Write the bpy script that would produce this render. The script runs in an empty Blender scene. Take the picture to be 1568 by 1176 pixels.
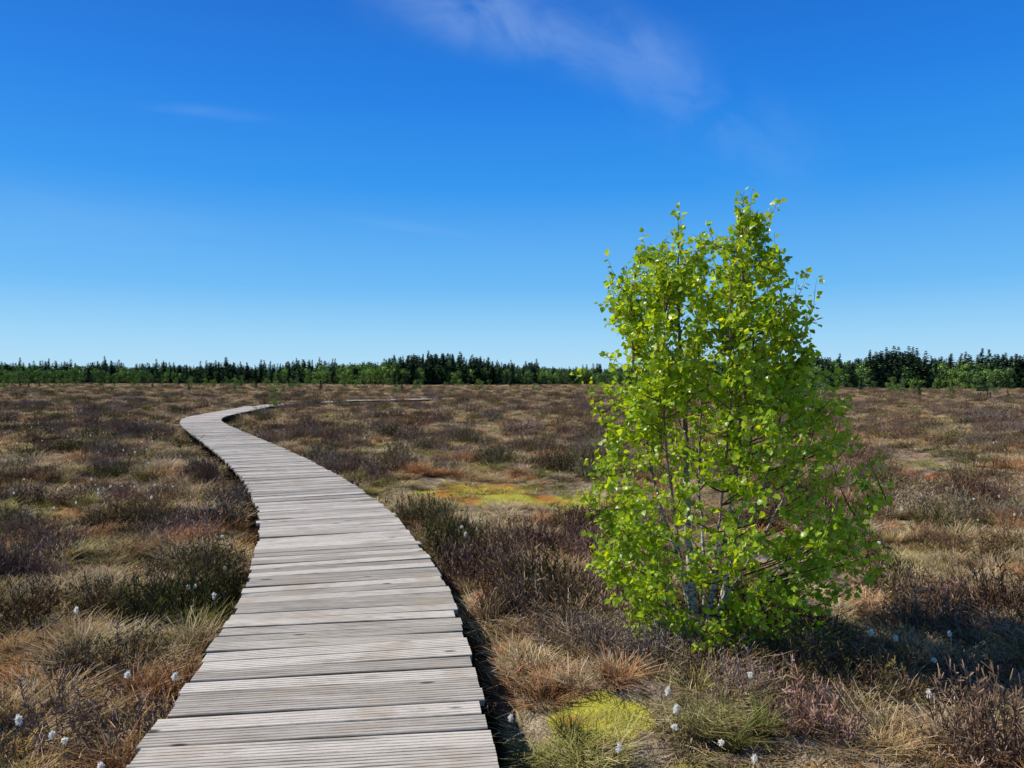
import bpy, math, random
import numpy as np
from mathutils import Vector, noise
rng=np.random.default_rng(7); random.seed(7)
scene=bpy.context.scene
try:
    scene.view_settings.view_transform='Standard'; scene.view_settings.look='None'; scene.view_settings.exposure=0
except Exception: pass

# ---------------------------------------------------------------- helpers
def new_mesh_obj(name, verts, faces, mats=(), parent=None, fmat=None, link=True, smooth=False):
    me=bpy.data.meshes.new(name); me.from_pydata([tuple(v) for v in verts],[],faces)
    for m in mats: me.materials.append(m)
    if fmat is not None: me.polygons.foreach_set('material_index',np.array(fmat,dtype=np.int32))
    if smooth: me.polygons.foreach_set('use_smooth',[True]*len(me.polygons))
    me.update()
    ob=bpy.data.objects.new(name,me)
    if link: scene.collection.objects.link(ob)
    if parent: ob.parent=parent
    return ob
def add_col(ob,cols):
    a=ob.data.color_attributes.new('Col','FLOAT_COLOR','POINT')
    c=np.ones((len(cols),4),dtype=np.float32); c[:,:3]=np.array(cols)[:,:3]
    a.data.foreach_set('color',c.ravel())
class NT:
    def __init__(s,mat):
        s.t=mat.node_tree; s.t.nodes.clear()
    def n(s,typ,ins=None,**kw):
        nd=s.t.nodes.new(typ)
        for k,v in kw.items(): setattr(nd,k,v)
        if ins:
            for k,v in ins.items():
                sock=nd.inputs[k]
                if isinstance(v,bpy.types.NodeSocket): s.t.links.new(v,sock)
                else: sock.default_value=v
        return nd
    def math(s,op,a,b=0.0,c=None,clamp=False):
        d={0:a,1:b}
        if c is not None: d[2]=c
        nd=s.n('ShaderNodeMath',d,operation=op); nd.use_clamp=clamp; return nd.outputs[0]
    def mix(s,f,a,b,mode='MIX'):
        nd=s.n('ShaderNodeMix',data_type='RGBA',blend_type=mode)
        for i,v in ((0,f),(6,a),(7,b)):
            if isinstance(v,bpy.types.NodeSocket): s.t.links.new(v,nd.inputs[i])
            else: nd.inputs[i].default_value=v if i==0 else (tuple(v)+(1,))[:4]
        return nd.outputs[2]
    def noise(s,vec,scale,detail=3,rough=0.55,dist=0.0):
        return s.n('ShaderNodeTexNoise',{'Vector':vec,'Scale':scale,'Detail':detail,'Roughness':rough,'Distortion':dist}).outputs[0]
    def ramp(s,f,lo,hi,a=0.0,b=1.0):
        nd=s.n('ShaderNodeMapRange',{0:f,1:lo,2:hi,3:a,4:b},interpolation_type='SMOOTHSTEP'); return nd.outputs[0]
def newmat(name):
    m=bpy.data.materials.new(name); m.use_nodes=True; return m,NT(m)

# ---------------------------------------------------------------- path data
CL=np.array([(-0.02,-5),(-0.1,-3),(-0.42,0),(-0.62,1.6),(-0.83,3.17),(-0.94,4.0),(-1.10,5.0),(-1.27,5.9),(-1.64,7.3),(-2.18,9.06),(-2.85,10.8),(-3.78,13),(-5.1,15.8),(-7.3,20.2),(-9.6,24.7),(-11.7,29.0),(-13.2,33.0),(-14.0,37.2),(-14.9,43.3),(-16.2,50.2),(-17.0,55.5),(-15.8,59.0),(-12.5,60.6),(-9.5,62.0),(-6.5,66.0),(-3.5,70)],float)
def catmull(P,k=40):
    out=[]
    for i in range(1,len(P)-2):
        p0,p1,p2,p3=P[i-1],P[i],P[i+1],P[i+2]
        for j in range(k):
            t=j/k
            out.append(0.5*((2*p1)+(-p0+p2)*t+(2*p0-5*p1+4*p2-p3)*t*t+(-p0+3*p1-3*p2+p3)*t**3))
    out.append(P[-2]); return np.array(out)
C=catmull(CL)
seg=np.r_[0,np.cumsum(np.linalg.norm(np.diff(C,axis=0),axis=1))]
S=np.arange(0,seg[-1],0.05)
PX=np.interp(S,seg,C[:,0]); PY=np.interp(S,seg,C[:,1])
k=np.ones(13)/13
PX2=np.convolve(np.pad(PX,6,mode='edge'),k,'valid');PY2=np.convolve(np.pad(PY,6,mode='edge'),k,'valid')
TX=np.gradient(PX2);TY=np.gradient(PY2);L=np.hypot(TX,TY);TX/=L;TY/=L
def at(s):
    return (np.array([np.interp(s,S,PX2),np.interp(s,S,PY2)]),np.array([np.interp(s,S,TX),np.interp(s,S,TY)]))
def deck_z(s):   # dips into the wet hollow, then rises again
    p,_=at(s); return -0.17*float(np.clip((p[1]-47)/5,0,1))*float(np.clip((60.6-p[1])/1.2,0,1))+0.02*float(np.clip((p[1]-59)/2,0,1))
def path_dist(x,y):
    P=np.stack([PX2[::4],PY2[::4]],1); T=np.stack([TX[::4],TY[::4]],1)
    out=np.empty(len(x))
    for i in range(0,len(x),4000):
        a=np.stack([x[i:i+4000],y[i:i+4000]],1)
        d=((a[:,None,:]-P[None])**2).sum(2); j=d.argmin(1)
        r=a-P[j]; side=r[:,0]*T[j,1]-r[:,1]*T[j,0]
        out[i:i+4000]=np.sqrt(d.min(1))*np.sign(side)
    return out
HW=0.76
POOLS=[(9.75,17.3,0.30,1.15),(8.15,15.0,0.24,0.5),(2.65,8.7,0.36,0.45)]
def pool_f(x,y):
    m=np.full(np.shape(x),9.0)
    for cx,cy,rx,ry in POOLS:
        m=np.minimum(m,np.sqrt(((x-cx)/rx)**2+((y-cy)/ry)**2))
    return m
MOSS=[(-0.6,12.7,1.1,1.4),(0.7,11.9,1.3,0.9),(1.15,3.5,0.7,0.3),(0.45,4.2,0.3,0.22),(-2.65,3.5,0.3,0.3),(3.1,4.3,0.4,0.25),(-3.4,4.6,0.25,0.25)]
def moss_f(x,y):
    m=np.full(np.shape(x),9.0)
    for cx,cy,rx,ry in MOSS:
        m=np.minimum(m,np.sqrt(((x-cx)/rx)**2+((y-cy)/ry)**2))
    return m
def nz(x,y,s,seed=0.0,oct=3):
    return np.array([noise.fractal(Vector((a*s+seed,b*s-seed,seed)),1.0,2.0,oct) for a,b in zip(x,y)])
A0=np.array([46.5,78.5]);A1=np.array([66.0,83.0]); T1=(A1-A0)/np.linalg.norm(A1-A0)
def ground_h(x,y,pd=None):
    x=np.asarray(x,float);y=np.asarray(y,float)
    r=np.hypot(x,y)
    if pd is None: pd=path_dist(x,y)
    h=-0.28+0.12*nz(x,y,0.5,3.1,3)*np.clip(1.3-r/200,0.3,1)+0.14*nz(x,y,1.25,9.0,2)*np.clip(1.2-r/80,0,1)
    w=np.clip(1-(np.abs(pd)-0.70)/0.45,0,1)
    h=h*(1-w)+w*(-0.40)
    p=pool_f(x,y); w=np.clip((2.4-p)/0.9,0,1)
    h=h*(1-w)+w*(-0.37)
    w=np.clip((1.45-p)/0.3,0,1); h=h*(1-w)+w*(-0.44)
    m=moss_f(x,y); w=np.clip((1.5-m)/0.6,0,1)
    h=np.where(p<2.4,h,h*(1-0.5*w)+0.5*w*(-0.33))
    return h

# ---------------------------------------------------------------- ground sheet
n=430
def axis(n,lim,k):
    t=np.linspace(-1,1,n); return np.sinh(t*k)/np.sinh(k)*lim
gx=axis(n,2500,9.0); gy=axis(n,2500,9.0)+5.0
X,Y=np.meshgrid(gx,gy); x=X.ravel();y=Y.ravel()
pd=path_dist(x,y); z=ground_h(x,y,pd)
faces=[(j*n+i,j*n+i+1,(j+1)*n+i+1,(j+1)*n+i) for j in range(n-1) for i in range(n-1)]
mg,g=newmat('bog_soil')
pos=g.n('ShaderNodeNewGeometry').outputs['Position']
big=g.noise(pos,0.16,3,0.6); mid=g.noise(pos,0.9,3,0.6); fine=g.noise(pos,9,4,0.7); ff=g.noise(pos,60,3,0.7)
c=g.mix(g.ramp(mid,0.38,0.62),(0.20,0.145,0.095),(0.44,0.35,0.235))
c=g.mix(g.ramp(big,0.45,0.62),c,(0.34,0.255,0.18))
r=g.noise(g.n('ShaderNodeVectorMath',{0:pos,1:(31,7,0)},operation='ADD').outputs[0],0.9,3,0.6)
c=g.mix(g.ramp(r,0.55,0.64,0,0.85),c,(0.42,0.15,0.05))
gr=g.noise(g.n('ShaderNodeVectorMath',{0:pos,1:(-51,17,0)},operation='ADD').outputs[0],0.8,3,0.6)
c=g.mix(g.ramp(gr,0.56,0.67,0,0.8),c,(0.27,0.25,0.06))
dk=g.math('MULTIPLY',g.ramp(fine,0.30,0.62,0.35,1.15),g.ramp(ff,0.3,0.65,0.5,1.25))
m_=g.n('ShaderNodeVectorMath',{0:c},operation='SCALE'); g.t.links.new(dk,m_.inputs[3]); c=m_.outputs[0]
att=g.n('ShaderNodeAttribute',attribute_name='moss').outputs['Fac']
pn=g.noise(pos,2.6,4,0.65); edge=g.math('ADD',att,g.math('MULTIPLY',g.math('SUBTRACT',pn,0.5),2.2))
mc=g.mix(g.ramp(g.noise(pos,1.1,3),0.50,0.60),(0.50,0.47,0.06),(0.52,0.19,0.04))
mc=g.mix(g.ramp(g.noise(pos,6,4),0.4,0.7,0.0,0.6),mc,(0.29,0.26,0.08))
mc=g.mix(g.ramp(ff,0.45,0.7,0.0,0.4),mc,(0.15,0.13,0.04))
c=g.mix(g.ramp(edge,0.38,0.7,0,0.95),c,mc)
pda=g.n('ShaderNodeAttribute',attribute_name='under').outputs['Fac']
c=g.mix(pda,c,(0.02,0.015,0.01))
bp=g.n('ShaderNodeBump',{'Height':g.math('ADD',g.math('ADD',fine,pn),g.math('MULTIPLY',ff,0.35)),'Strength':1.0,'Distance':0.06}).outputs[0]
b=g.n('ShaderNodeBsdfDiffuse',{'Color':c,'Normal':bp})
g.n('ShaderNodeOutputMaterial',{0:b.outputs[0]})
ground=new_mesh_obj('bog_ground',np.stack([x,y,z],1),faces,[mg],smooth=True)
a=ground.data.attributes.new('moss','FLOAT','POINT'); a.data.foreach_set('value',np.clip(1.5-moss_f(x,y),0,1).astype(np.float32))
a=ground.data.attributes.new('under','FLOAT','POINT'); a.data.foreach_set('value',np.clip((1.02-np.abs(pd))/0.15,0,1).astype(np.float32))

# ---------------------------------------------------------------- pools
mw,g=newmat('bog_water')
pos=g.n('ShaderNodeNewGeometry').outputs['Position']
bp=g.n('ShaderNodeBump',{'Height':g.noise(pos,14,2),'Strength':0.15,'Distance':0.02}).outputs[0]
b=g.n('ShaderNodeBsdfPrincipled',{'Base Color':(0.03,0.022,0.014,1),'Roughness':0.1,'Normal':bp,'IOR':1.33})
g.n('ShaderNodeOutputMaterial',{0:b.outputs[0]})
for i,(cx,cy,rx,ry) in enumerate(POOLS):
    vs=[(cx,cy,-0.38)]
    for kx in range(40):
        a=kx/40*2*math.pi; rr=1.38+0.1*noise.noise(Vector((math.cos(a)*1.5,math.sin(a)*1.5,i*5)))
        vs.append((cx+rx*rr*math.cos(a),cy+ry*rr*math.sin(a),-0.38))
    new_mesh_obj('bog_pool',vs,[(0,1+kx,1+(kx+1)%40) for kx in range(40)],[mw])

# ---------------------------------------------------------------- boardwalk
mp,g=newmat('weathered_planks')
uv=g.n('ShaderNodeUVMap').outputs[0]
pr=g.n('ShaderNodeAttribute',attribute_name='prand').outputs['Fac']
pos=g.n('ShaderNodeNewGeometry').outputs['Position']
n1=g.noise(g.n('ShaderNodeMapping',{'Vector':uv,'Scale':(1.6,40,1)}).outputs[0],1.0,5,0.65,0.4)
n2=g.noise(g.n('ShaderNodeMapping',{'Vector':uv,'Scale':(5,150,1)}).outputs[0],1.0,4,0.7,0.2)
n3=g.noise(g.n('ShaderNodeMapping',{'Vector':uv,'Scale':(1.2,9,1)}).outputs[0],1.0,4,0.7,0.2)
c=g.mix(g.ramp(pr,0.05,0.95),(0.32,0.275,0.22),(0.68,0.60,0.50))
c=g.mix(g.ramp(n1,0.35,0.7,0,0.6),c,(0.72,0.65,0.56))
c=g.mix(g.ramp(n2,0.50,0.72,0,0.85),c,(0.13,0.105,0.08))
c=g.mix(g.ramp(n3,0.53,0.70,0,0.6),c,(0.18,0.155,0.12))
c=g.mix(g.ramp(g.noise(pos,2.2,3),0.50,0.68,0,0.5),c,(0.41,0.32,0.225))
c=g.mix(g.ramp(g.noise(pos,0.8,4,0.65),0.56,0.72,0,0.45),c,(0.16,0.15,0.11))
kn=g.n('ShaderNodeTexVoronoi',{'Vector':g.n('ShaderNodeMapping',{'Vector':uv,'Scale':(2.2,7,1)}).outputs[0],'Scale':1.0,'Randomness':1.0}).outputs['Distance']
c=g.mix(g.ramp(kn,0.06,0.13,0.9,0.0),c,(0.05,0.035,0.025))
gt=g.n('ShaderNodeAttribute',attribute_name='groove').outputs['Fac']
c=g.mix(g.math('MULTIPLY',gt,g.ramp(n3,0.3,0.65,0.25,1.0)),c,(0.08,0.065,0.05))
bp=g.n('ShaderNodeBump',{'Height':g.math('ADD',n1,n2),'Strength':0.8,'Distance':0.005}).outputs[0]
b=g.n('ShaderNodeBsdfPrincipled',{'Base Color':c,'Roughness':0.8,'Normal':bp})
b.inputs['Specular IOR Level'].default_value=0.2
g.n('ShaderNodeOutputMaterial',{0:b.outputs[0]})
mb,g=newmat('dark_timber')
pos=g.n('ShaderNodeNewGeometry').outputs['Position']
c=g.mix(g.noise(pos,6,4),(0.03,0.024,0.018),(0.11,0.085,0.06))
b=g.n('ShaderNodeBsdfDiffuse',{'Color':c}); g.n('ShaderNodeOutputMaterial',{0:b.outputs[0]})

walk=bpy.data.objects.new('wooden_boardwalk',None); scene.collection.objects.link(walk)
pitch=0.151; bw=0.139
prof=[(0,-0.036,0.8),(0,-0.006,0.8),(0.005,0,0)]
ng=4
for i in range(ng):
    c0=(i+1)/(ng+1)*bw
    prof+=[(c0-0.0042,0,0),(c0-0.002,-0.003,1),(c0+0.002,-0.003,1),(c0+0.0042,0,0)]
prof+=[(bw-0.005,0,0),(bw,-0.006,0.8),(bw,-0.036,0.8)]
def build_planks(name,atf,s0,s1,parent,zf,simple_beyond=30):
    V=[];F=[];UV=[];PR=[];GR=[]; s=s0
    while s<s1:
        zo=random.uniform(-0.005,0.005)+zf(s); tl=random.uniform(-0.005,0.005); ex1=random.gauss(0,0.013); ex2=random.gauss(0,0.013); sk=random.gauss(0,0.004)
        pA,tA=atf(s); pB,tB=atf(s+bw)
        nA=np.array([tA[1],-tA[0]]); nB=np.array([tB[1],-tB[0]])
        uo=random.uniform(0,50); vo=random.uniform(0,50); col=random.random(); gd=random.choice((0.05,0.3,0.6,1.0))
        pf=prof if pA[1]<simple_beyond else [prof[0],prof[1],prof[2],prof[-3],prof[-2],prof[-1]]
        base=len(V); m=len(pf)
        for si,sg in enumerate([-1,-0.33,0.33,1]):
            lx=(HW+ex1)*sg if sg<0 else (HW+ex2)*sg
            wob=random.uniform(-0.002,0.002)
            for (u,h,gv) in pf:
                f=u/bw
                p=(pA*(1-f)+pB*f)+(nA*(1-f)+nB*f)*lx+tA*(sk*sg+wob)
                V.append((p[0],p[1],h+zo+tl*sg)); UV.append((uo+lx,vo+u)); PR.append(col); GR.append(gv*gd if gv==1 else gv)
        for si in range(3):
            for kx in range(m):
                a=base+si*m+kx; b_=base+si*m+(kx+1)%m
                F.append((a,a+m,b_+m,b_))
        F.append(tuple(base+kx for kx in range(m))); F.append(tuple(base+3*m+kx for kx in reversed(range(m))))
        s+=pitch
    ob=new_mesh_obj(name,V,F,[mp],parent=parent); me=ob.data
    uvl=me.uv_layers.new(name='UVMap'); li=np.empty(len(me.loops),dtype=np.int32); me.loops.foreach_get('vertex_index',li)
    uvl.data.foreach_set('uv',np.array(UV,dtype=np.float32)[li].ravel())
    a=me.attributes.new('prand','FLOAT','POINT'); a.data.foreach_set('value',np.array(PR,dtype=np.float32))
    a=me.attributes.new('groove','FLOAT','POINT'); a.data.foreach_set('value',np.array(GR,dtype=np.float32))
def build_beams(name,atf,s0,s1,parent,zf):
    V=[];F=[]
    for off in (-0.6,0.0,0.6):
        base=len(V); ss=np.arange(s0,s1,0.3)
        for q,s in enumerate(ss):
            p,t=atf(s); nn=np.array([t[1],-t[0]]); zz=zf(s)
            for dx,dz in ((-.045,-.044),(.045,-.044),(.045,-.17),(-.045,-.17)):
                w=p+nn*(off+dx); V.append((w[0],w[1],dz+zz))
            if q:
                for kx in range(4):
                    a=base+(q-1)*4+kx;b_=base+(q-1)*4+(kx+1)%4
                    F.append((a,b_,b_+4,a+4))
    for s in np.arange(s0+0.8,s1-0.5,2.4):
        p,t=atf(s); nn=np.array([t[1],-t[0]])
        for off in (-0.5,0.5):
            base=len(V)
            for dz in (-0.12,-0.75):
                for du,dv in ((-.05,-.05),(.05,-.05),(.05,.05),(-.05,.05)):
                    w=p+nn*(off+du)+t*dv; V.append((w[0],w[1],dz+zf(s)))
            for kx in range(4):
                F.append((base+kx,base+(kx+1)%4,base+4+(kx+1)%4,base+4+kx))
    new_mesh_obj(name,V,F,[mb],parent=parent)
build_planks('planks',at,0.0,S[-1]-1,walk,deck_z)
build_beams('bearers_and_posts',at,0.2,S[-1]-1.5,walk,deck_z)
walk2=bpy.data.objects.new('wooden_boardwalk',None); scene.collection.objects.link(walk2)
at2=lambda s:(A0+T1*s,T1)
build_planks('planks_far',at2,0,20,walk2,lambda s:-0.05); build_beams('bearers_far',at2,0.1,19.8,walk2,lambda s:-0.05)

# ---------------------------------------------------------------- plant prototypes
class MB:
    def __init__(s): s.v=[];s.f=[];s.c=[];s.m=[]
    def ribbon(s,pts,w0,w1,side,c0,c1,mat=0):
        n=len(pts);b=len(s.v);c0=np.array(c0);c1=np.array(c1)
        for i,p in enumerate(pts):
            t=i/(n-1); w=w0*(1-t)+w1*t
            s.v.append(p-side*w/2);s.v.append(p+side*w/2)
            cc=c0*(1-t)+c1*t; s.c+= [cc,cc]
            if i: s.f.append((b+2*i-2,b+2*i-1,b+2*i+1,b+2*i)); s.m.append(mat)
    def tube(s,pts,rads,n,col,mat=0):
        b=len(s.v)
        for i,p in enumerate(pts):
            d=pts[min(i+1,len(pts)-1)]-pts[max(i-1,0)]; d=d/(np.linalg.norm(d)+1e-9)
            u=np.cross(d,(0.3,1,0.1)); u/=np.linalg.norm(u)+1e-9; w=np.cross(d,u)
            for k in range(n):
                a=2*math.pi*k/n; s.v.append(p+(u*math.cos(a)+w*math.sin(a))*rads[i]); s.c.append(col)
            if i:
                for k in range(n):
                    q=b+(i-1)*n; s.f.append((q+k,q+(k+1)%n,q+n+(k+1)%n,q+n+k)); s.m.append(mat)
    def obj(s,name,mats,link=False,parent=None,smooth=False):
        o=new_mesh_obj(name,s.v,s.f,mats,parent=parent,fmat=s.m,link=link,smooth=smooth); add_col(o,s.c); return o
def U(a,b): return random.uniform(a,b)
def plantmat(name,trans=0.0):
    m,g=newmat(name)
    col=g.n('ShaderNodeAttribute',attribute_name='Col').outputs['Color']
    tn=g.n('ShaderNodeAttribute',attribute_name='tint',attribute_type='INSTANCER').outputs['Color']
    c=g.mix(1.0,col,tn,'MULTIPLY')
    d=g.n('ShaderNodeBsdfDiffuse',{'Color':c}).outputs[0]
    if trans>0:
        tr=g.n('ShaderNodeBsdfTranslucent',{'Color':c})
        d=g.n('ShaderNodeMixShader',{0:trans,1:d,2:tr.outputs[0]}).outputs[0]
    g.n('ShaderNodeOutputMaterial',{0:d}); return m
m_straw=plantmat('dry_grass',0.2)
m_heath=plantmat('heather_twigs')
m_green=plantmat('green_sedge',0.25)
straws=[(0.78,0.645,0.435),(0.64,0.505,0.32),(0.88,0.77,0.58),(0.51,0.36,0.22),(0.68,0.555,0.35),(0.42,0.37,0.15)]
def tussock(nb,rad,h,lean,flat,cols,w=0.0056):
    B=MB()
    for i in range(nb):
        a=U(0,6.283); r=rad*math.sqrt(U(0,1)); base=np.array([r*math.cos(a),r*math.sin(a),-0.02])
        a2=a+U(-1.3,1.3); d=np.array([math.cos(a2),math.sin(a2),0]); hh=h*U(0.4,1.15); l=lean*U(0.2,1.2)*hh
        pts=[base+d*l*t**1.6+np.array([0,0,hh*(t-flat*t*t)]) for t in (0,0.5,1.0)]
        side=np.array([-d[1],d[0],0])*0.8+np.array([U(-.5,.5),U(-.5,.5),0]); side/=np.linalg.norm(side)
        c=np.array(random.choice(cols))*U(0.7,1.2)
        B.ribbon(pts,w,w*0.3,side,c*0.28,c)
    return B
def heather(ns,rad,h,tipcols,stem=(0.18,0.125,0.09)):
    B=MB()
    for i in range(ns):
        a=U(0,6.283); r=rad*0.5*math.sqrt(U(0,1)); base=np.array([r*math.cos(a),r*math.sin(a),-0.02])
        a2=a+U(-0.9,0.9); out=U(0.1,1.0)*rad; hh=h*U(0.45,1.12)*(1-0.3*(out/rad)**2)
        d=np.array([math.cos(a2),math.sin(a2),0])
        pts=[base+d*out*t**0.9+np.array([U(-.015,.015),U(-.015,.015),hh*t**1.15]) for t in (0,0.5,1.0)]
        side=np.array([-d[1],d[0],0.])
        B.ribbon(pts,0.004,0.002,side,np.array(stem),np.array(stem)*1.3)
        tc=np.array(random.choice(tipcols))*U(0.7,1.3)
        for j in range(13):
            t=U(0.25,1.0); k=min(int(t*2),1); p=pts[k]+(pts[k+1]-pts[k])*(t*2-k)
            dd=np.array([U(-1,1),U(-1,1),U(0.1,1.5)]); dd/=np.linalg.norm(dd); ln=U(0.018,0.05)
            sd=np.cross(dd,[U(-1,1),U(-1,1),0.1]); sd/=np.linalg.norm(sd)+1e-6
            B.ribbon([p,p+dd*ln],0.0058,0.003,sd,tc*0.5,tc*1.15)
    return B
protos=bpy.data.collections.new('bog_plant_kinds')
mats=[m_straw,m_heath,m_green]
def addp(idx,B,mi):
    B.m=[mi]*len(B.f); o=B.obj('%02d_plant'%idx,mats); protos.objects.link(o)
ht_brown=[(0.32,0.215,0.145),(0.39,0.27,0.185),(0.24,0.165,0.11),(0.34,0.235,0.17)]
ht_grey=[(0.44,0.34,0.275),(0.33,0.245,0.20),(0.51,0.405,0.33)]
ht_green=[(0.17,0.165,0.055),(0.23,0.20,0.075),(0.24,0.18,0.09)]
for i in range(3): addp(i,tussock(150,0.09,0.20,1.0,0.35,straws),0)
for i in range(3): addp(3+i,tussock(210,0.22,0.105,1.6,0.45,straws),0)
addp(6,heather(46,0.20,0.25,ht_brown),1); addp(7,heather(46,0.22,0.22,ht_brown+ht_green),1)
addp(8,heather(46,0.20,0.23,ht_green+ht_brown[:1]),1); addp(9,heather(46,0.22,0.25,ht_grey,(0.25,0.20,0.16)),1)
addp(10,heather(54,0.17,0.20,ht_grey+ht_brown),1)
gc=[(0.28,0.31,0.08),(0.38,0.37,0.12),(0.52,0.46,0.22),(0.22,0.26,0.06)]
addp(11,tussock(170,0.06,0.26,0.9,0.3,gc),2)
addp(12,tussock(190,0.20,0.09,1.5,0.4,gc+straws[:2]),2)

def gn_instances(name,coll,P,R,Sc,I,T=None):
    me=bpy.data.meshes.new(name); me.vertices.add(len(P)); me.vertices.foreach_set('co',np.asarray(P,dtype=np.float32).ravel())
    if T is None: T=np.ones((len(P),3))
    for nm,arr in (('rot',R),('scl',Sc),('tint',T)):
        a=me.attributes.new(nm,'FLOAT_VECTOR','POINT'); a.data.foreach_set('vector',np.asarray(arr,dtype=np.float32).ravel())
    a=me.attributes.new('idx','INT','POINT'); a.data.foreach_set('value',np.asarray(I,dtype=np.int32))
    ob=bpy.data.objects.new(name,me); scene.collection.objects.link(ob)
    ng=bpy.data.node_groups.new(name+'_scatter','GeometryNodeTree')
    ng.interface.new_socket('Geometry',in_out='INPUT',socket_type='NodeSocketGeometry')
    ng.interface.new_socket('Geometry',in_out='OUTPUT',socket_type='NodeSocketGeometry')
    N=ng.nodes;Lk=ng.links
    gi=N.new('NodeGroupInput');go=N.new('NodeGroupOutput')
    ci=N.new('GeometryNodeCollectionInfo'); ci.inputs['Collection'].default_value=coll
    ci.inputs['Separate Children'].default_value=True; ci.inputs['Reset Children'].default_value=True
    ip=N.new('GeometryNodeInstanceOnPoints'); ip.inputs['Pick Instance'].default_value=True
    def na(nm,ty):
        q=N.new('GeometryNodeInputNamedAttribute'); q.data_type=ty; q.inputs['Name'].default_value=nm
        return [o for o in q.outputs if o.name=='Attribute' and o.enabled][0]
    Lk.new(gi.outputs[0],ip.inputs['Points']); Lk.new(ci.outputs[0],ip.inputs['Instance'])
    Lk.new(na('idx','INT'),ip.inputs['Instance Index']); Lk.new(na('scl','FLOAT_VECTOR'),ip.inputs['Scale'])
    er=N.new('FunctionNodeEulerToRotation'); Lk.new(na('rot','FLOAT_VECTOR'),er.inputs[0]); Lk.new(er.outputs[0],ip.inputs['Rotation'])
    Lk.new(ip.outputs[0],go.inputs[0])
    md=ob.modifiers.new('scatter','NODES'); md.node_group=ng
    return ob

def band(y0,y1,dens):
    W=0.80*y1+2.0
    cnt=int(2*W*(y1-y0)*dens); xx=rng.uniform(-W,W,cnt); yy=rng.uniform(y0,y1,cnt)
    kmask=np.abs(xx)<0.80*np.maximum(yy,0)+2.0
    return xx[kmask],yy[kmask]
AX=[];AY=[];AS=[]
for y0,y1,de,sc in ((1.0,9,42,1.0),(9,16,20,1.15),(16,30,9.5,1.45),(30,60,3.2,1.9),(60,110,1.1,2.6),(110,200,0.4,3.4),(200,420,0.06,5)):
    a,b_=band(y0,y1,de); AX.append(a);AY.append(b_);AS.append(np.full(len(a),sc))
x=np.concatenate(AX);y=np.concatenate(AY);sc=np.concatenate(AS)
pd=path_dist(x,y); pf=pool_f(x,y); mf=moss_f(x,y)+0.55*nz(x,y,1.6,5,2)
lim=np.where((pd>0)&(y<7.5),1.08,0.92)+0.08*sc*(sc>1.2)
al=(x-A0[0])*T1[0]+(y-A0[1])*T1[1]; ac=(x-A0[0])*(-T1[1])+(y-A0[1])*T1[0]
nearw2=(al>-3)&(al<24)&(ac<1.4)&(ac>-1.6); frontw2=(al>-3)&(al<24)&(ac<1.6)&(ac>-5)
keep=(np.abs(pd)>lim)&(pf>1.55+0.2*sc)&(~nearw2)
x,y,sc,pd,mf,pf,frontw2=[q[keep] for q in (x,y,sc,pd,mf,pf,frontw2)]
pfront=np.minimum(pool_f(x,y+0.9),pool_f(x,y+1.8))
h1=nz(x,y,0.85,1.7,3); h2=nz(x,y,0.16,8.3,3); h3=nz(x,y,0.5,22.0,3); h4=nz(x,y,0.7,41.0,3); h5=nz(x,y,0.33,63.0,3)
u=rng.random(len(x)); rr=rng.random(len(x))
heathp=np.clip(0.17+1.5*h1+0.40*h2,0.02,0.92)
ish=u<heathp*0.66
hk=np.where(h3>0.18,8,np.where(rr<0.30,6,np.where(rr<0.50,7,np.where(rr<0.59,8,np.where(rr<0.84,9,10)))))
gk=np.where(rr<0.40,rng.integers(0,3,len(x)),rng.integers(3,6,len(x)))
gk=np.where((h3<-0.22)&(rr>0.55),12,gk); gk=np.where((h3<-0.28)&(rr>0.93),11,gk)
idx=np.where(ish,hk,gk)
inm=mf<1.1
low=(mf<1.9)|(pf<2.8)|(pfront<2.0)
km=~inm|(rng.random(len(x))<0.24)
idx=np.where(inm,np.where(rr<0.5,12,rng.integers(3,6,len(x))),idx)
idx=np.where(low&(idx>=6)&(idx<=10),rng.integers(3,6,len(x)),idx)
vlow=(pf<2.8)|(pfront<2.0)
low=low|frontw2
x,y,sc,pd,idx,h1,h2,h3,h4,h5,low,inm,vlow=[q[km] for q in (x,y,sc,pd,idx,h1,h2,h3,h4,h5,low,inm,vlow)]
nn=len(x); s_=sc*rng.uniform(0.65,1.35,nn)
sz=s_*np.where(sc>1.2,sc**-0.70,1)*rng.uniform(0.72,1.3,nn)
isH=(idx>=6)&(idx<=10)
sz*=np.where(isH,1.0+0.7*np.clip(h1,-0.4,0.8),1+0.6*np.clip(h4,-0.6,0.8))
sz*=np.where(vlow,0.42,np.where(low,0.55,1))
z=ground_h(x,y,pd)
def sst(v,a,b): t=np.clip((v-a)/(b-a),0,1); return (t*t*(3-2*t))[:,None]
rj=rng.normal(0,0.10,nn)
pale=np.array([1.06,1.01,0.95]);gold=np.array([0.94,0.82,0.64]);red=np.array([1.0,0.62,0.43]);grn=np.array([0.70,0.80,0.38])
t=np.tile(pale,(nn,1))
w=sst(h5+rj,-0.02,0.33); t=t*(1-w)+gold*w
w=sst(h4+rj,0.16,0.34)*0.85; t=t*(1-w)+red*w
w=sst(-h4+rj,0.22,0.40)*0.85; t=t*(1-w)+grn*w
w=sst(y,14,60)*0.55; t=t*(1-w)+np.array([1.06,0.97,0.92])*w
hb=np.array([1.0,0.93,0.86]); hp=np.array([1.04,0.85,0.83]); hg=np.array([0.86,0.98,0.64])
th=np.tile(hb,(nn,1)); w=sst(h5+rj,0.0,0.3); th=th*(1-w)+hp*w; w=sst(-h5+rj,0.05,0.35); th=th*(1-w)+hg*w
th=th*(1-0.32*sst(h1,0.1,0.45))
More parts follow.
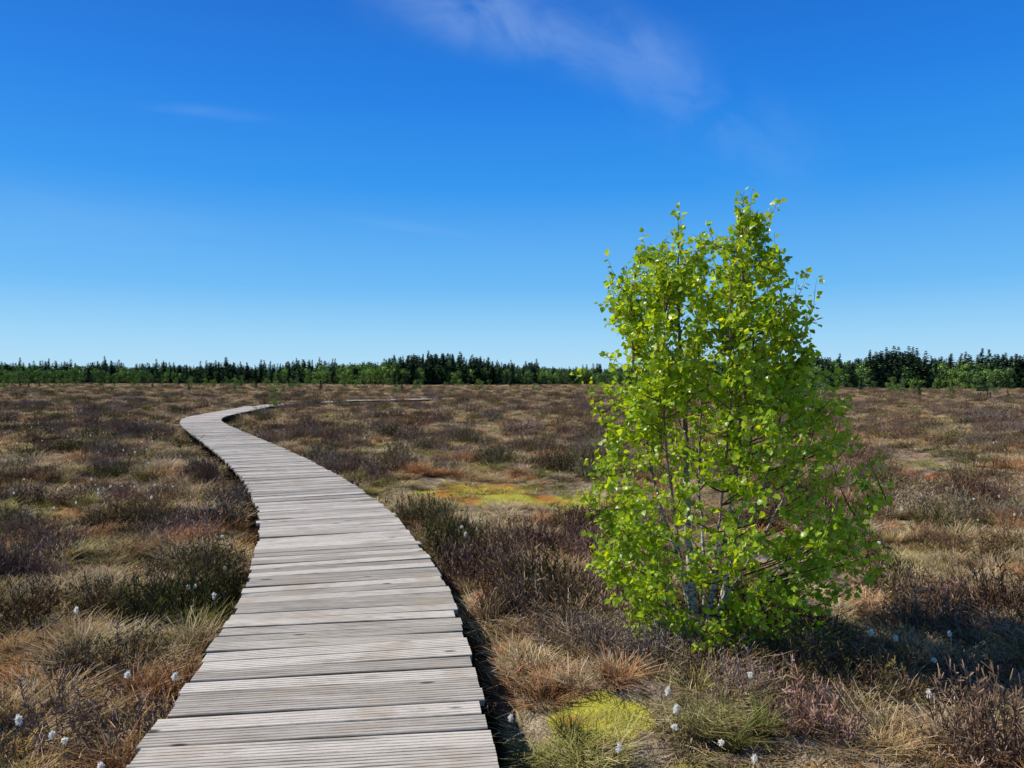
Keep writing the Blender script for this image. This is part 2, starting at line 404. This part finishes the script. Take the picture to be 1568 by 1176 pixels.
t=np.where(isH[:,None],th,t)
t=np.where((inm&(idx>=3)&(idx<=5))[:,None],np.array([1.0,0.82,0.38]),t)
T=[t*rng.uniform(0.66,1.28,nn)[:,None]]
P=[np.stack([x,y,z],1)];R=[np.stack([rng.uniform(-.22,.22,nn),rng.uniform(-.22,.22,nn),rng.uniform(0,6.28,nn)],1)]
SC=[np.stack([s_,s_,sz],1)];I=[idx]
BUSH=[(19.9,31.5,1.0,3.0,34,(6,7,9)),(-1.4,37,0.7,2.0,16,(6,7)),(-4.0,17.2,0.7,1.5,22,(8,6,7)),(-3.0,15.2,0.5,1.5,14,(7,6)),(-12.2,24.5,0.6,1.9,16,(6,8)),
 (-24,51,1.2,2.4,16,(6,7)),(0.55,5.5,0.35,1.2,14,(6,10,9)),(0.2,6.3,0.35,1.15,12,(6,7)),(0.95,5.15,0.35,1.2,14,(6,9,10)),(1.9,4.9,0.5,1.1,18,(7,8,6)),(1.3,4.85,0.4,1.15,14,(7,8,6)),(-4.5,9.6,0.8,1.4,22,(8,7)),(-3.35,6.3,0.3,1.3,9,(8,7)),(-4.0,5.6,0.4,1.15,10,(7,6)),(-2.6,5.0,0.3,1.15,8,(8,7)),(-3.3,7.6,0.5,1.25,12,(8,7)),
 (2.9,4.6,0.6,1.1,16,(6,7,9)),(-3.5,8.5,0.3,1.2,8,(8,6)),(13.5,21.5,0.9,1.9,22,(9,6)),(17,26,1.2,2.2,26,(9,10,6)),(6.4,13.4,0.8,1.3,14,(6,9)),(-5.8,15.0,0.4,1.5,10,(8,6)),(22,36,1.4,2.6,22,(9,6)),(-1.0,9.6,.35,1.1,10,(7,8)),(-8,27,0.8,1.6,14,(6,9)),(4.2,22,0.8,1.6,14,(6,9)),(-6.6,12.5,0.6,1.3,14,(8,7)),(-15.0,48.0,0.9,2.0,14,(8,6)),(-13.6,50,1.0,2.0,14,(8,6)),
 (-15.0,54,0.9,2.0,14,(8,6)),(-14.0,56,0.9,2.0,14,(8,6)),(-9.4,58.2,0.35,1.7,6,(8,6)),(-15.6,51,0.5,1.8,8,(6,7)),(-2.7,3.9,0.25,1.1,6,(8,7)),(-3.2,4.1,0.3,1.15,8,(6,7)),(-6.5,8.3,0.5,1.3,12,(6,7)),(-8,11,0.7,1.4,14,(8,6)),(4.4,5.6,0.5,1.2,12,(6,9))]
for q in range(110):
    dd=9+80*U(0,1); BUSH.append((dd*U(-0.75,0.75),dd,U(0.4,0.9)*(1+dd/60),U(1.15,1.55)*(1+dd/90),random.randint(6,12),random.choice(((6,7),(8,6),(9,6),(6,9),(8,7)))))
bx=[];by=[];bs=[];bi=[]
for cx,cy,rd,hs,ct,ks in BUSH:
    for q in range(ct):
        a=U(0,6.28);r=rd*math.sqrt(U(0,1)); bx.append(cx+r*math.cos(a));by.append(cy+r*math.sin(a));bs.append(hs*U(0.75,1.15)*(1-0.35*r/max(rd,.1)));bi.append(random.choice(ks))
for cx,cy,sq,kk in ((1.12,3.95,1.1,11),(1.30,4.0,0.9,11),(1.0,4.1,0.8,11),(0.30,4.05,0.8,11),(-4.3,6.3,1.2,11),(-4.5,6.6,1.1,11),(2.5,3.9,0.7,11),(-2.4,3.6,.6,11),(5.1,8.1,1.8,0),(5.4,8.3,1.6,1),(5.0,8.5,1.6,2),(0.4,4.6,1.1,0),(0.6,4.7,1.1,1),(-4.4,7.0,1.2,0),(-3.1,9.3,1.2,1),(2.2,5.9,1.2,1)):
    bx.append(cx);by.append(cy);bs.append(sq);bi.append(kk)
for q in range(420):
    dd=3.2+26*U(0,1)**0.8; xx=dd*U(-0.8,0.8)
    for w_ in range(random.randint(2,3)): bx.append(xx+U(-.1,.1));by.append(dd+U(-.1,.1));bs.append(U(1.05,1.55));bi.append(random.choice((0,1,2)))
bx=np.array(bx);by=np.array(by);bs=np.array(bs);bi=np.array(bi)
bpd=path_dist(bx,by); k2=(np.abs(bpd)>0.98+0.08*bs)&(pool_f(bx,by)>2.6)&(pool_f(bx,by+1.0)>2.3)&(pool_f(bx,by+2.0)>2.2)&((moss_f(bx,by)>1.6)|(by<6))&((moss_f(bx,by+1.2)>1.3)|(by<6))
k2&=~((by>56.5)&(by<68)&(bx>-13.5)&(bx<-5.0)&(np.hypot(bx+9.4,by-58.2)>0.5))
bx,by,bs,bi,bpd=[q[k2] for q in (bx,by,bs,bi,bpd)]
P.append(np.stack([bx,by,ground_h(bx,by,bpd)],1));R.append(np.stack([0*bx,0*bx,rng.uniform(0,6.28,len(bx))],1));SC.append(np.stack([bs,bs,bs*0.95],1));I.append(bi)
nb=len(bx); bt=rng.uniform(0.7,1.15,nb)[:,None]*np.ones((nb,3)); bt=np.where(((bi>=6)&(bi<=10))[:,None],bt*0.74,bt); T.append(bt)
print('PLANTS',sum(len(p) for p in P))
gn_instances('bog_heather_and_grass',protos,np.concatenate(P),np.concatenate(R),np.concatenate(SC),np.concatenate(I),np.concatenate(T))

# ---------------------------------------------------------------- cotton grass
m_cot,g=newmat('cotton_fluff')
d=g.n('ShaderNodeBsdfDiffuse',{'Color':(0.96,0.94,0.88,1)}); t=g.n('ShaderNodeBsdfTranslucent',{'Color':(0.98,0.95,0.88,1)})
mx=g.n('ShaderNodeMixShader',{0:0.5,1:d.outputs[0],2:t.outputs[0]}); g.n('ShaderNodeOutputMaterial',{0:mx.outputs[0]})
cot=bpy.data.collections.new('cotton_grass_kinds')
for q in range(4):
    B=MB(); hh=0.28; ln=U(0.02,0.06)
    pts=[np.array([ln*t*t,0,hh*t-0.02]) for t in (0,0.35,0.7,1)]
    B.tube(pts,[0.0014]*4,3,(0.22,0.24,0.08),0)
    top=pts[-1]; sx,sy_,sz_=U(0.8,1.2),U(0.7,1.15),U(0.8,1.4)
    for i in range(150):
        v=np.array([random.gauss(0,1),random.gauss(0,1),random.gauss(0,1)]); v/=np.linalg.norm(v); v*= (sx,sy_,sz_); v[2]-=0.3
        sd=np.cross(v,[U(-1,1),U(-1,1),U(-1,1)]); sd/=np.linalg.norm(sd)+1e-6
        r=U(0.007,0.023)
        B.ribbon([top+v*0.001,top+v*r*0.6,top+v*r],0.002,0.004,sd,(1,1,1),(1,1,1),1)
    o=B.obj('%02d_cotton'%q,[m_green,m_cot]); cot.objects.link(o)
cpx=[(1158,1065),(1040,1097),(1037,1112),(1007,1070),(1105,1133),(793,1081),(950,1158),(1153,1165),(1325,972),(1435,987),(1440,1050),(1375,970),(1462,960),(1240,915),(305,995),(190,1040),(97,1110),(97,1128),(40,1100),(115,935),(270,1032),(305,890),(283,893),(375,962),(345,860),(335,835),(713,820),(716,828),(728,815),(160,1165),(1340,845),(330,905)]
cp=[]
for a,b_ in cpx:   # positions measured on the photo, converted once to metres on the bog surface
    dd=1.65*1178/(b_-582); cp.append(((a-784)/1178*dd,dd))
nfix=len(cp)
for q in range(60):
    dd=9.5+45*U(0,1)**1.1
    xx=-dd*U(0.38,0.8) if random.random()<0.65 else dd*U(-0.75,0.75)
    for w_ in range(random.randint(1,6)): cp.append((xx+random.gauss(0,0.6),dd+random.gauss(0,0.6)))
cp=np.array(cp); cs=rng.uniform(0.55,0.95,len(cp)); cs[:nfix]=rng.uniform(0.75,1.05,nfix)
cpd=path_dist(cp[:,0],cp[:,1]); kk=(np.abs(cpd)>0.88)&(pool_f(cp[:,0],cp[:,1])>1.6); cp=cp[kk];cpd=cpd[kk];cs=cs[kk]; nn=len(cp)
gn_instances('cotton_grass',cot,np.stack([cp[:,0],cp[:,1],ground_h(cp[:,0],cp[:,1],cpd)],1),np.stack([rng.uniform(-.12,.12,nn),rng.uniform(-.12,.12,nn),rng.uniform(0,6.28,nn)],1),np.stack([cs,cs,0.48+0.62*cs],1),rng.integers(0,4,nn))

# ---------------------------------------------------------------- birch tree
K=0.004754; BXp=1078; BYp=968
tx,ty=1.40,5.60; tz=float(ground_h([tx],[ty])[0])
def px(u,v): return ((u-BXp)*K, (BYp-v)*K)
env=[(300,1118,1145),(330,1100,1166),(350,1020,1172),(380,975,1190),(420,935,1212),(470,922,1242),(520,935,1242),(555,922,1236),(590,942,1288),(640,918,1320),(690,902,1328),(740,876,1365),(780,888,1373),(820,908,1342),(860,908,1322),(900,928,1288),(940,950,1248),(975,1000,1155)]
ez=np.array([px(0,e[0])[1] for e in env])[::-1]; el=np.array([px(e[1],0)[0] for e in env])[::-1]; er_=np.array([px(e[2],0)[0] for e in env])[::-1]
stems=[([(1070,975),(1060,870),(1056,780),(1053,650),(1045,520),(1043,400),(1042,312)],0.10,0.029),
([(1078,975),(1092,870),(1115,760),(1130,620),(1137,480),(1128,370),(1131,290)],-0.10,0.021),
([(1066,970),(1045,860),(1010,740),(980,600),(968,480),(978,368)],0.05,0.012),
([(1085,970),(1120,860),(1170,740),(1205,600),(1215,480),(1190,372)],0.12,0.012),
([(1085,970),(1150,880),(1235,800),(1345,745)],-0.15,0.008),
([(1068,970),(1010,880),(950,800),(895,740)],-0.12,0.008),
([(1074,970),(1080,860),(1085,720),(1090,580),(1085,450),(1092,372)],-0.55,0.010),
([(1074,970),(1090,860),(1090,720),(1100,580),(1095,450),(1080,380)],0.60,0.011),
([(1080,970),(1125,900),(1180,830),(1260,690),(1290,600)],0.40,0.008),
([(1070,970),(1020,870),(960,690),(900,560)],0.30,0.008),
([(1074,970),(1040,840),(1010,640),(1005,500),(1010,380)],-0.25,0.009),
([(1082,970),(1130,820),(1165,640),(1170,480),(1160,340)],0.25,0.009)]
TB=MB(); LB=MB(); stempts=[]
for pts,dy,r0 in stems:
    Pn=[]
    for i,(u_,v_) in enumerate(pts):
        a,b_=px(u_,v_); t=i/(len(pts)-1); Pn.append(np.array([a,dy*math.sin(t*1.8)*1.0,b_]))
    Pn[0][2]-=0.05
    Q=[];n_=len(Pn)
    PP=[Pn[0]*2-Pn[1]]+Pn+[Pn[-1]*2-Pn[-2]]
    for i in range(1,n_):
        p0,p1,p2,p3=PP[i-1],PP[i],PP[i+1],PP[i+2]
        for j in range(7):
            t=j/7; Q.append(0.5*((2*p1)+(-p0+p2)*t+(2*p0-5*p1+4*p2-p3)*t*t+(-p0+3*p1-3*p2+p3)*t**3)+np.array([U(-.007,.007),U(-.007,.007),0]))
    Q.append(Pn[-1]); m=len(Q)
    rad=[r0*(1-i/(m-1))**0.8+0.002 for i in range(m)]
    TB.tube(Q,rad,7,(1,1,1),0)
    stempts+= [(q,rad[i],i/(m-1)) for i,q in enumerate(Q)]
SP=np.array([q for q,_,_ in stempts])
def leaf(p,d,size,bright=1.0):
    d=d/np.linalg.norm(d)
    up=np.array([-0.4+random.gauss(0,0.75),random.gauss(0,0.75)-0.25,0.5+random.gauss(0,0.45)])
    s=np.cross(d,up); s/=np.linalg.norm(s)+1e-6; nrm=np.cross(s,d)
    b=len(LB.v); w=size*0.45; fo=size*U(0.02,0.14)
    mid=[p,p+d*size*0.32-nrm*fo*.5,p+d*size*0.68-nrm*fo*.6,p+d*size]
    lv=[p+d*size*0.22-s*w,p+d*size*0.58-s*w*0.72]; rv=[p+d*size*0.22+s*w,p+d*size*0.58+s*w*0.72]
    LB.v+=mid+lv+rv
    LB.f+=[(b,b+1,b+4),(b+1,b+2,b+5,b+4),(b+2,b+3,b+5),(b,b+6,b+1),(b+1,b+6,b+7,b+2),(b+2,b+7,b+3)]
    g_=random.random()
    c=np.array([0.50,0.72,0.02])*(1-g_)+np.array([0.92,0.98,0.035])*g_
    c=np.minimum(c*U(0.62,1.12)*bright,0.98); LB.c+=[c]*8; LB.m+=[0]*6
def twig(p,d,ln,r,dens=0.025):
    n_=5; pts=[p]; q=p.copy(); dd=d/np.linalg.norm(d); br=U(0.82,1.12)
    for i in range(n_):
        dd=dd+np.array([random.gauss(0,.12),random.gauss(0,.12),random.gauss(0,.10)-0.02]); dd/=np.linalg.norm(dd); q=q+dd*ln/n_; pts.append(q)
    TB.tube(pts,[r*(1-i/n_)+0.0008 for i in range(n_+1)],3,(0.3,0.2,0.15),1)
    cnt=max(2,int(ln/dens))
    for i in range(cnt):
        t=(i+0.9)/cnt*n_; k_=min(int(t),n_-1); pp=pts[k_]+(pts[k_+1]-pts[k_])*min(t-k_,1)
        for rep in range(1 if random.random()<0.5 else 2):
            ld=dd*0.4+np.array([random.gauss(0,.8),random.gauss(0,.8),random.gauss(-0.15,.6)])
            ld/=np.linalg.norm(ld); st=pp+ld*U(0.008,0.022)
            leaf(st,ld+np.array([0,0,-0.35]),U(0.026,0.055),br)
nbr=0; tries=0
while nbr<465 and tries<50000:
    tries+=1
    zz=U(0.04,3.12); l=np.interp(zz,ez,el); r=np.interp(zz,ez,er_); cxm=(l+r)/2; hw=(r-l)/2
    if random.random()>(hw/1.15)**1.1*(1.50 if zz>1.7 else 0.74)+0.06: continue
    a=U(0,6.283); rr_=U(0.12,1)**0.5
    if zz<1.7 and rr_<0.6 and random.random()<0.55: continue
    tgt=np.array([cxm+hw*rr_*math.cos(a),hw*0.92*rr_*math.sin(a),zz])
    if zz>2.80 and 0.0<tgt[0]<0.16: continue
    cl=noise.noise(Vector((tgt[0]*3.6,tgt[1]*3.6,tgt[2]*2.8))+Vector((13,3,3)))
    if cl<(-0.21 if zz>1.5 else -0.12): continue
    hd=np.hypot(SP[:,0]-tgt[0],SP[:,1]-tgt[1]); dz=tgt[2]-SP[:,2]
    cost=np.where(dz>hd*0.45-0.03,np.hypot(hd,dz*1.0),99); j=cost.argmin()
    if cost[j]>1.2: continue
    p0=SP[j]; ln=np.linalg.norm(tgt-p0)
    if ln<0.08: p0=SP[max(j-3,0)]; ln=np.linalg.norm(tgt-p0)
    mid=(p0+tgt)/2+np.array([U(-.04,.04),U(-.04,.04),-0.08*ln+U(-.02,.02)])
    pts=[(1-t)**2*p0+2*t*(1-t)*mid+t*t*tgt for t in np.linspace(0,1,6)]
    r0=0.0022+0.005*ln
    TB.tube(pts,[r0*(1-i/5)+0.0012 for i in range(6)],4,(0.3,0.2,0.15),1)
    dirn=(tgt-pts[3]); dirn/=np.linalg.norm(dirn)+1e-6
    room=max(min(hw*(1-rr_)+0.10,0.23),0.09)
    for q in range(random.randint(4,6)):
        t=U(0.5,1.0)*5; k_=min(int(t),4); pp=pts[k_]+(pts[k_+1]-pts[k_])*(t-k_)
        d=dirn*0.5+np.array([random.gauss(0,.6),random.gauss(0,.6),random.gauss(0.3,.5)])
        twig(pp,d,U(0.5,1.0)*room,0.0016)
    if rr_>0.72 and random.random()<0.6:
        twig(tgt,dirn*0.5+np.array([0,0,1.0]),U(0.14,0.28),0.0016,0.028)
    nbr+=1
for (q,rd,t) in stempts:
    if t>0.62 and q[2]>0.4:
        for rep in range(2):
            twig(q,np.array([random.gauss(0,.6),random.gauss(0,.6),0.9]),U(0.06,0.16)*(1.2-0.5*t),0.0015)
mbk,g=newmat('birch_bark')
oc=g.n('ShaderNodeTexCoord').outputs['Object']
n1=g.noise(g.n('ShaderNodeMapping',{'Vector':oc,'Scale':(12,12,60)}).outputs[0],1,4,0.7)
n2=g.noise(oc,7,3)
c=g.mix(g.ramp(n1,0.46,0.58),(0.58,0.53,0.47),(0.10,0.08,0.065))
hz=g.n('ShaderNodeSeparateXYZ',{0:oc}).outputs[2]
c=g.mix(g.ramp(g.math('ADD',hz,g.math('MULTIPLY',n2,0.8)),0.9,2.0),c,(0.16,0.10,0.075))
b=g.n('ShaderNodeBsdfPrincipled',{'Base Color':c,'Roughness':0.7}); g.n('ShaderNodeOutputMaterial',{0:b.outputs[0]})
mtw,g=newmat('birch_twig'); b=g.n('ShaderNodeBsdfDiffuse',{'Color':(0.12,0.075,0.05,1)}); g.n('ShaderNodeOutputMaterial',{0:b.outputs[0]})
mlf,g=newmat('birch_leaf')
col=g.n('ShaderNodeAttribute',attribute_name='Col').outputs['Color']
dk=g.mix(1.0,col,(0.50,0.62,0.9),'MULTIPLY')
b=g.n('ShaderNodeBsdfPrincipled',{'Base Color':dk,'Roughness':0.33}); b.inputs['Specular IOR Level'].default_value=0.55
t=g.n('ShaderNodeBsdfTranslucent',{'Color':g.mix(1.0,col,(1.0,1.0,0.6),'MULTIPLY')})
mx=g.n('ShaderNodeMixShader',{0:0.52,1:b.outputs[0],2:t.outputs[0]}); g.n('ShaderNodeOutputMaterial',{0:mx.outputs[0]})
tree=bpy.data.objects.new('birch_tree',None); tree.location=(tx,ty,tz); scene.collection.objects.link(tree)
TB.obj('trunk_and_branches',[mbk,mtw],link=True,parent=tree,smooth=True)
LB.obj('leaves',[mlf],link=True,parent=tree)
print('LEAVES',len(LB.v)//8,'branches',nbr)

# ---------------------------------------------------------------- distant forest
mfo=plantmat('forest_foliage',0.0)
fk=bpy.data.collections.new('forest_tree_kinds')
def conifer(wid,lev):
    B=MB()
    B.tube([np.array([0,0,-0.02]),np.array([0,0,0.5]),np.array([0,0,0.98])],[0.012,0.008,0.002],4,(0.09,0.06,0.045))
    for i in range(lev):
        t=0.06+0.93*(i/(lev-1)); R_=wid*(1-t)**0.7*U(0.75,1.15)+0.015
        for k_ in range(12 if t<0.75 else 7):
            a=U(0,6.283); rr_=R_*U(0.5,1.15); d=np.array([math.cos(a),math.sin(a),U(-0.25,0.30)]); s=np.array([-math.sin(a),math.cos(a),U(-.4,.4)])
            p=np.array([0,0,t+U(-.015,.015)])
            c=np.array([0.062,0.108,0.062])*U(0.5,1.8)
            B.ribbon([p+d*rr_*0.1,p+d*rr_*0.55+np.array([0,0,U(-.01,.01)]),p+d*rr_],0.04,0.02,s*1.6,c*0.6,c)
    return B
def decid(cc,blobs=10):
    B=MB(); B.tube([np.array([0,0,-0.02]),np.array([0,0,0.3]),np.array([0.02,0,0.8])],[0.018,0.014,0.004],4,(0.10,0.08,0.06))
    for q in range(blobs):
        zc=U(0.18,0.86); w_=0.27*math.sin(min(1,(1.02-zc)*1.6)*1.57)
        ctr=np.array([U(-w_,w_),U(-w_,w_),zc]); rb=U(0.09,0.17); bb=U(0.7,1.3)
        for k_ in range(60):
            v=np.array([random.gauss(0,1),random.gauss(0,1),random.gauss(0,1)]); v/=np.linalg.norm(v); p=ctr+v*rb*U(0.6,1.0)
            dd=np.array([U(-1,1),U(-1,1),U(-1,1)]); dd/=np.linalg.norm(dd); s=np.cross(dd,v); s/=np.linalg.norm(s)+1e-6
            c=np.array(cc)*U(0.6,1.5)*bb; z_=U(0.025,0.05)
            B.ribbon([p,p+dd*z_],z_,z_*0.5,s,c,c)
    return B
kinds=[conifer(0.24,24),conifer(0.19,26),conifer(0.30,20),decid((0.10,0.165,0.052)),decid((0.18,0.28,0.06)),decid((0.125,0.205,0.055),12)]
for i,B in enumerate(kinds):
    o=B.obj('%02d_forest_tree'%i,[mfo]); fk.objects.link(o)
Dt=np.array([(-1.2,430),(-0.75,430),(-0.3,380),(-0.15,300),(0,300),(0.1,330),(0.3,260),(0.4,165),(0.75,150),(1.2,150)])
Ht=np.array([(-1.2,27),(-0.67,29),(-.5,26),(-.4,25),(-.3,24),(-.22,30),(-.15,37),(-.08,37),(-.03,29),(.08,23),(.2,24),(.35,29),(.39,42),(.44,34),(.48,42),(.52,34),(.58,37),(.62,33),(.67,35),(1.2,33)])
P=[];R=[];SC=[];I=[];T=[]
for q in range(4300):
    t=U(-0.95,0.95); D=float(np.interp(t,Dt[:,0],Dt[:,1])); dp=U(0,1)**1.3*(0.16*D); d=D+dp
    front=dp<0.02*D
    H=float(np.interp(t,Ht[:,0],Ht[:,1]))/1178*(d)+1.9
    nzv=noise.noise(Vector((t*22,0.5,0)))
    pc=0.62+0.8*noise.noise(Vector((t*9,d*0.01,2.0))) - (0.38 if front else 0)
    if t>0.35: pc+=0.22
    con=random.random()<pc
    if con: kd=random.randint(0,2); hh=H*U(0.7,1.03)*(1+0.24*nzv)*(1.2 if random.random()<0.07 else 1); wd=hh*U(0.9,1.25)
    else:
        kd=random.choice((3,4,5)); hh=H*U(0.5,0.9)*(0.8 if front else 1); wd=hh*U(0.9,1.4)
        if -0.26<t<-0.05 and front: kd=4
    P.append((t*d,d,-0.3)); R.append((0,0,U(0,6.28))); SC.append((wd,wd,hh)); I.append(kd)
    f=U(0.7,1.3); T.append((f,f,f*1.05))
gn_instances('distant_forest',fk,P,R,SC,I,T)
P=[];R=[];SC=[];I=[]
for q in range(190):
    t=U(-0.9,0.9) if q<120 else U(-0.75,-0.2); D=float(np.interp(t,Dt[:,0],Dt[:,1])); d=D*U(0.4,0.98); hh=U(0.7,2.7)*(1.4 if d>250 else 1)
    kd=random.choice((0,2,3,4,5,5)); P.append((t*d,d,-0.32)); R.append((0,0,U(0,6.28))); SC.append((hh*1.1,hh*1.1,hh)); I.append(kd)
for (t,d,hh,kd) in ((-0.31,78,1.5,4),(-0.30,76,1.2,5),(-0.655,330,6.5,4),(-0.645,325,5.5,5),(-0.56,330,5,3),(-0.49,210,2.6,5),(-.66,140,1.8,4),(-0.36,95,1.3,3),(-.15,110,1.4,5),(0.03,120,1.5,4),(-0.305,51,0.8,4),(-0.31,52,0.7,5),(0.62,125,1.6,5),(-.52,100,1.0,3),(-.08,90,1.0,5),(-.42,130,1.5,2)):
    P.append((t*d,d,-0.32)); R.append((0,0,U(0,6.28))); SC.append((hh*1.2,hh*1.2,hh)); I.append(kd)
gn_instances('young_trees',fk,P,R,SC,I)

# ---------------------------------------------------------------- bench beside the far walkway
bench=bpy.data.objects.new('wooden_bench',None); bench.location=(47.4,77.2,-0.05); bench.rotation_euler=(0,0,0.23); scene.collection.objects.link(bench)
def boxes(name,bl,mat,parent):
    V=[];F=[]
    for (cx,cy,cz,sx,sy,sz) in bl:
        b_=len(V)
        for dz in (-1,1):
            for dx,dy in ((-1,-1),(1,-1),(1,1),(-1,1)): V.append((cx+dx*sx/2,cy+dy*sy/2,cz+dz*sz/2))
        F+=[(b_+3,b_+2,b_+1,b_),(b_+4,b_+5,b_+6,b_+7)]+[(b_+k,b_+(k+1)%4,b_+4+(k+1)%4,b_+4+k) for k in range(4)]
    return new_mesh_obj(name,V,F,[mat],parent=parent)
boxes('seat',[(0,-0.12+0.13*i,0.45,1.4,0.11,0.04) for i in range(3)],mp,bench)
boxes('backrest',[(0,0.27,0.62+0.14*i,1.4,0.04,0.11) for i in range(3)],mb,bench)
boxes('legs',[(sx,sy,0.06,0.08,0.08,0.73) for sx in (-.57,.57) for sy in (-.12,.20)]+[(sx,0.21,0.69,0.07,0.06,0.5) for sx in (-.57,.57)],mb,bench)

# ---------------------------------------------------------------- light
el_=math.radians(48); az=math.radians(80)
sd=Vector((-math.sin(az)*math.cos(el_),math.cos(az)*math.cos(el_),math.sin(el_)))
sl=bpy.data.lights.new('sun','SUN'); sl.energy=5.0; sl.angle=math.radians(0.53); sl.color=(1.0,0.95,0.85)
so=bpy.data.objects.new('sun',sl); so.rotation_euler=sd.to_track_quat('Z','Y').to_euler(); scene.collection.objects.link(so); so.location=(-20,5,30)
w=bpy.data.worlds.new('World'); scene.world=w; w.use_nodes=True; g=NT(w)
ST=0.11
sky=g.n('ShaderNodeTexSky',sky_type='NISHITA'); sky.sun_disc=False; sky.sun_elevation=el_; sky.sun_rotation=-az
sky.air_density=1.0; sky.dust_density=0.3; sky.ozone_density=1.5; sky.altitude=0
dirv=g.n('ShaderNodeTexCoord').outputs['Generated']
sp=g.n('ShaderNodeSeparateXYZ',{0:dirv})
cr=g.n('ShaderNodeValToRGB',{0:g.math('MAXIMUM',sp.outputs[2],0.0)})
stops=[(0.0,(.48,.75,.95)),(0.05,(.34,.67,.95)),(0.115,(.15,.50,.94)),(0.24,(.027,.31,.88)),(0.34,(.010,.22,.80)),(0.46,(.006,.145,.63)),(0.75,(.055,.125,.31)),(1.0,(.07,.12,.25))]
e=cr.color_ramp.elements
while len(e)<len(stops): e.new(0.5)
for i,(p_,c_) in enumerate(stops): e[i].position=p_; e[i].color=c_+(1,)
gsc=g.n('ShaderNodeVectorMath',{0:cr.outputs[0]},operation='SCALE'); gsc.inputs[3].default_value=1/ST
hs=g.mix(0.93,sky.outputs[0],gsc.outputs[0])
yy=g.math('MAXIMUM',sp.outputs[1],0.05)
uu=g.math('DIVIDE',sp.outputs[0],yy); vv=g.math('DIVIDE',sp.outputs[2],yy)
def wisp(u0,v0,u1,v1,width,amp,seed,sx=2.0,sy=8):
    L_=math.hypot(u1-u0,v1-v0); ca=(u1-u0)/L_; sa=(v1-v0)/L_
    du=g.math('SUBTRACT',uu,u0); dv=g.math('SUBTRACT',vv,v0)
    a=g.math('ADD',g.math('MULTIPLY',du,ca),g.math('MULTIPLY',dv,sa)); b=g.math('SUBTRACT',g.math('MULTIPLY',dv,ca),g.math('MULTIPLY',du,sa))
    vec=g.n('ShaderNodeCombineXYZ',{0:g.math('MULTIPLY',a,sx),1:g.math('MULTIPLY',b,sy),2:seed}).outputs[0]
    nn_=g.noise(vec,1.8,5,0.55,0.5)
    fa=g.math('MULTIPLY',g.ramp(a,-0.08,0.12),g.ramp(a,L_-0.14,L_+0.14,1,0))
    fb=g.ramp(g.math('ABSOLUTE',b),0.0,width,1,0)
    return g.math('MULTIPLY',g.math('MULTIPLY',g.math('MULTIPLY',fa,fb),g.ramp(nn_,0.30,0.72)),amp)
m=wisp(-0.16,0.51,0.16,0.425,0.075,0.26,2.0,4.0,7)
m=g.math('ADD',m,wisp(0.12,0.44,0.33,0.30,0.09,0.13,5.0,5,7))
m=g.math('ADD',m,wisp(-0.85,0.410,-0.40,0.350,0.013,0.55,9.0,1.0,3))
m=g.math('ADD',m,wisp(-0.2,0.21,-0.04,0.185,0.012,0.12,12.0,1.0,8))
m=g.math('ADD',m,wisp(-0.80,0.24,-0.35,0.17,0.06,0.05,15.0,2.0,6))
cc=g.mix(m,hs,(5.6,7.2,9.0))
bg=g.n('ShaderNodeBackground',{'Color':cc,'Strength':ST}); g.n('ShaderNodeOutputWorld',{0:bg.outputs[0]})

# ---------------------------------------------------------------- camera
cam=bpy.data.cameras.new('camera'); cam.sensor_width=34.6; cam.lens=26.0; cam.clip_start=0.05; cam.clip_end=6000
co=bpy.data.objects.new('camera',cam); co.location=(0,0,1.60); co.rotation_euler=(math.radians(89.71),0,0)
scene.collection.objects.link(co); scene.camera=co
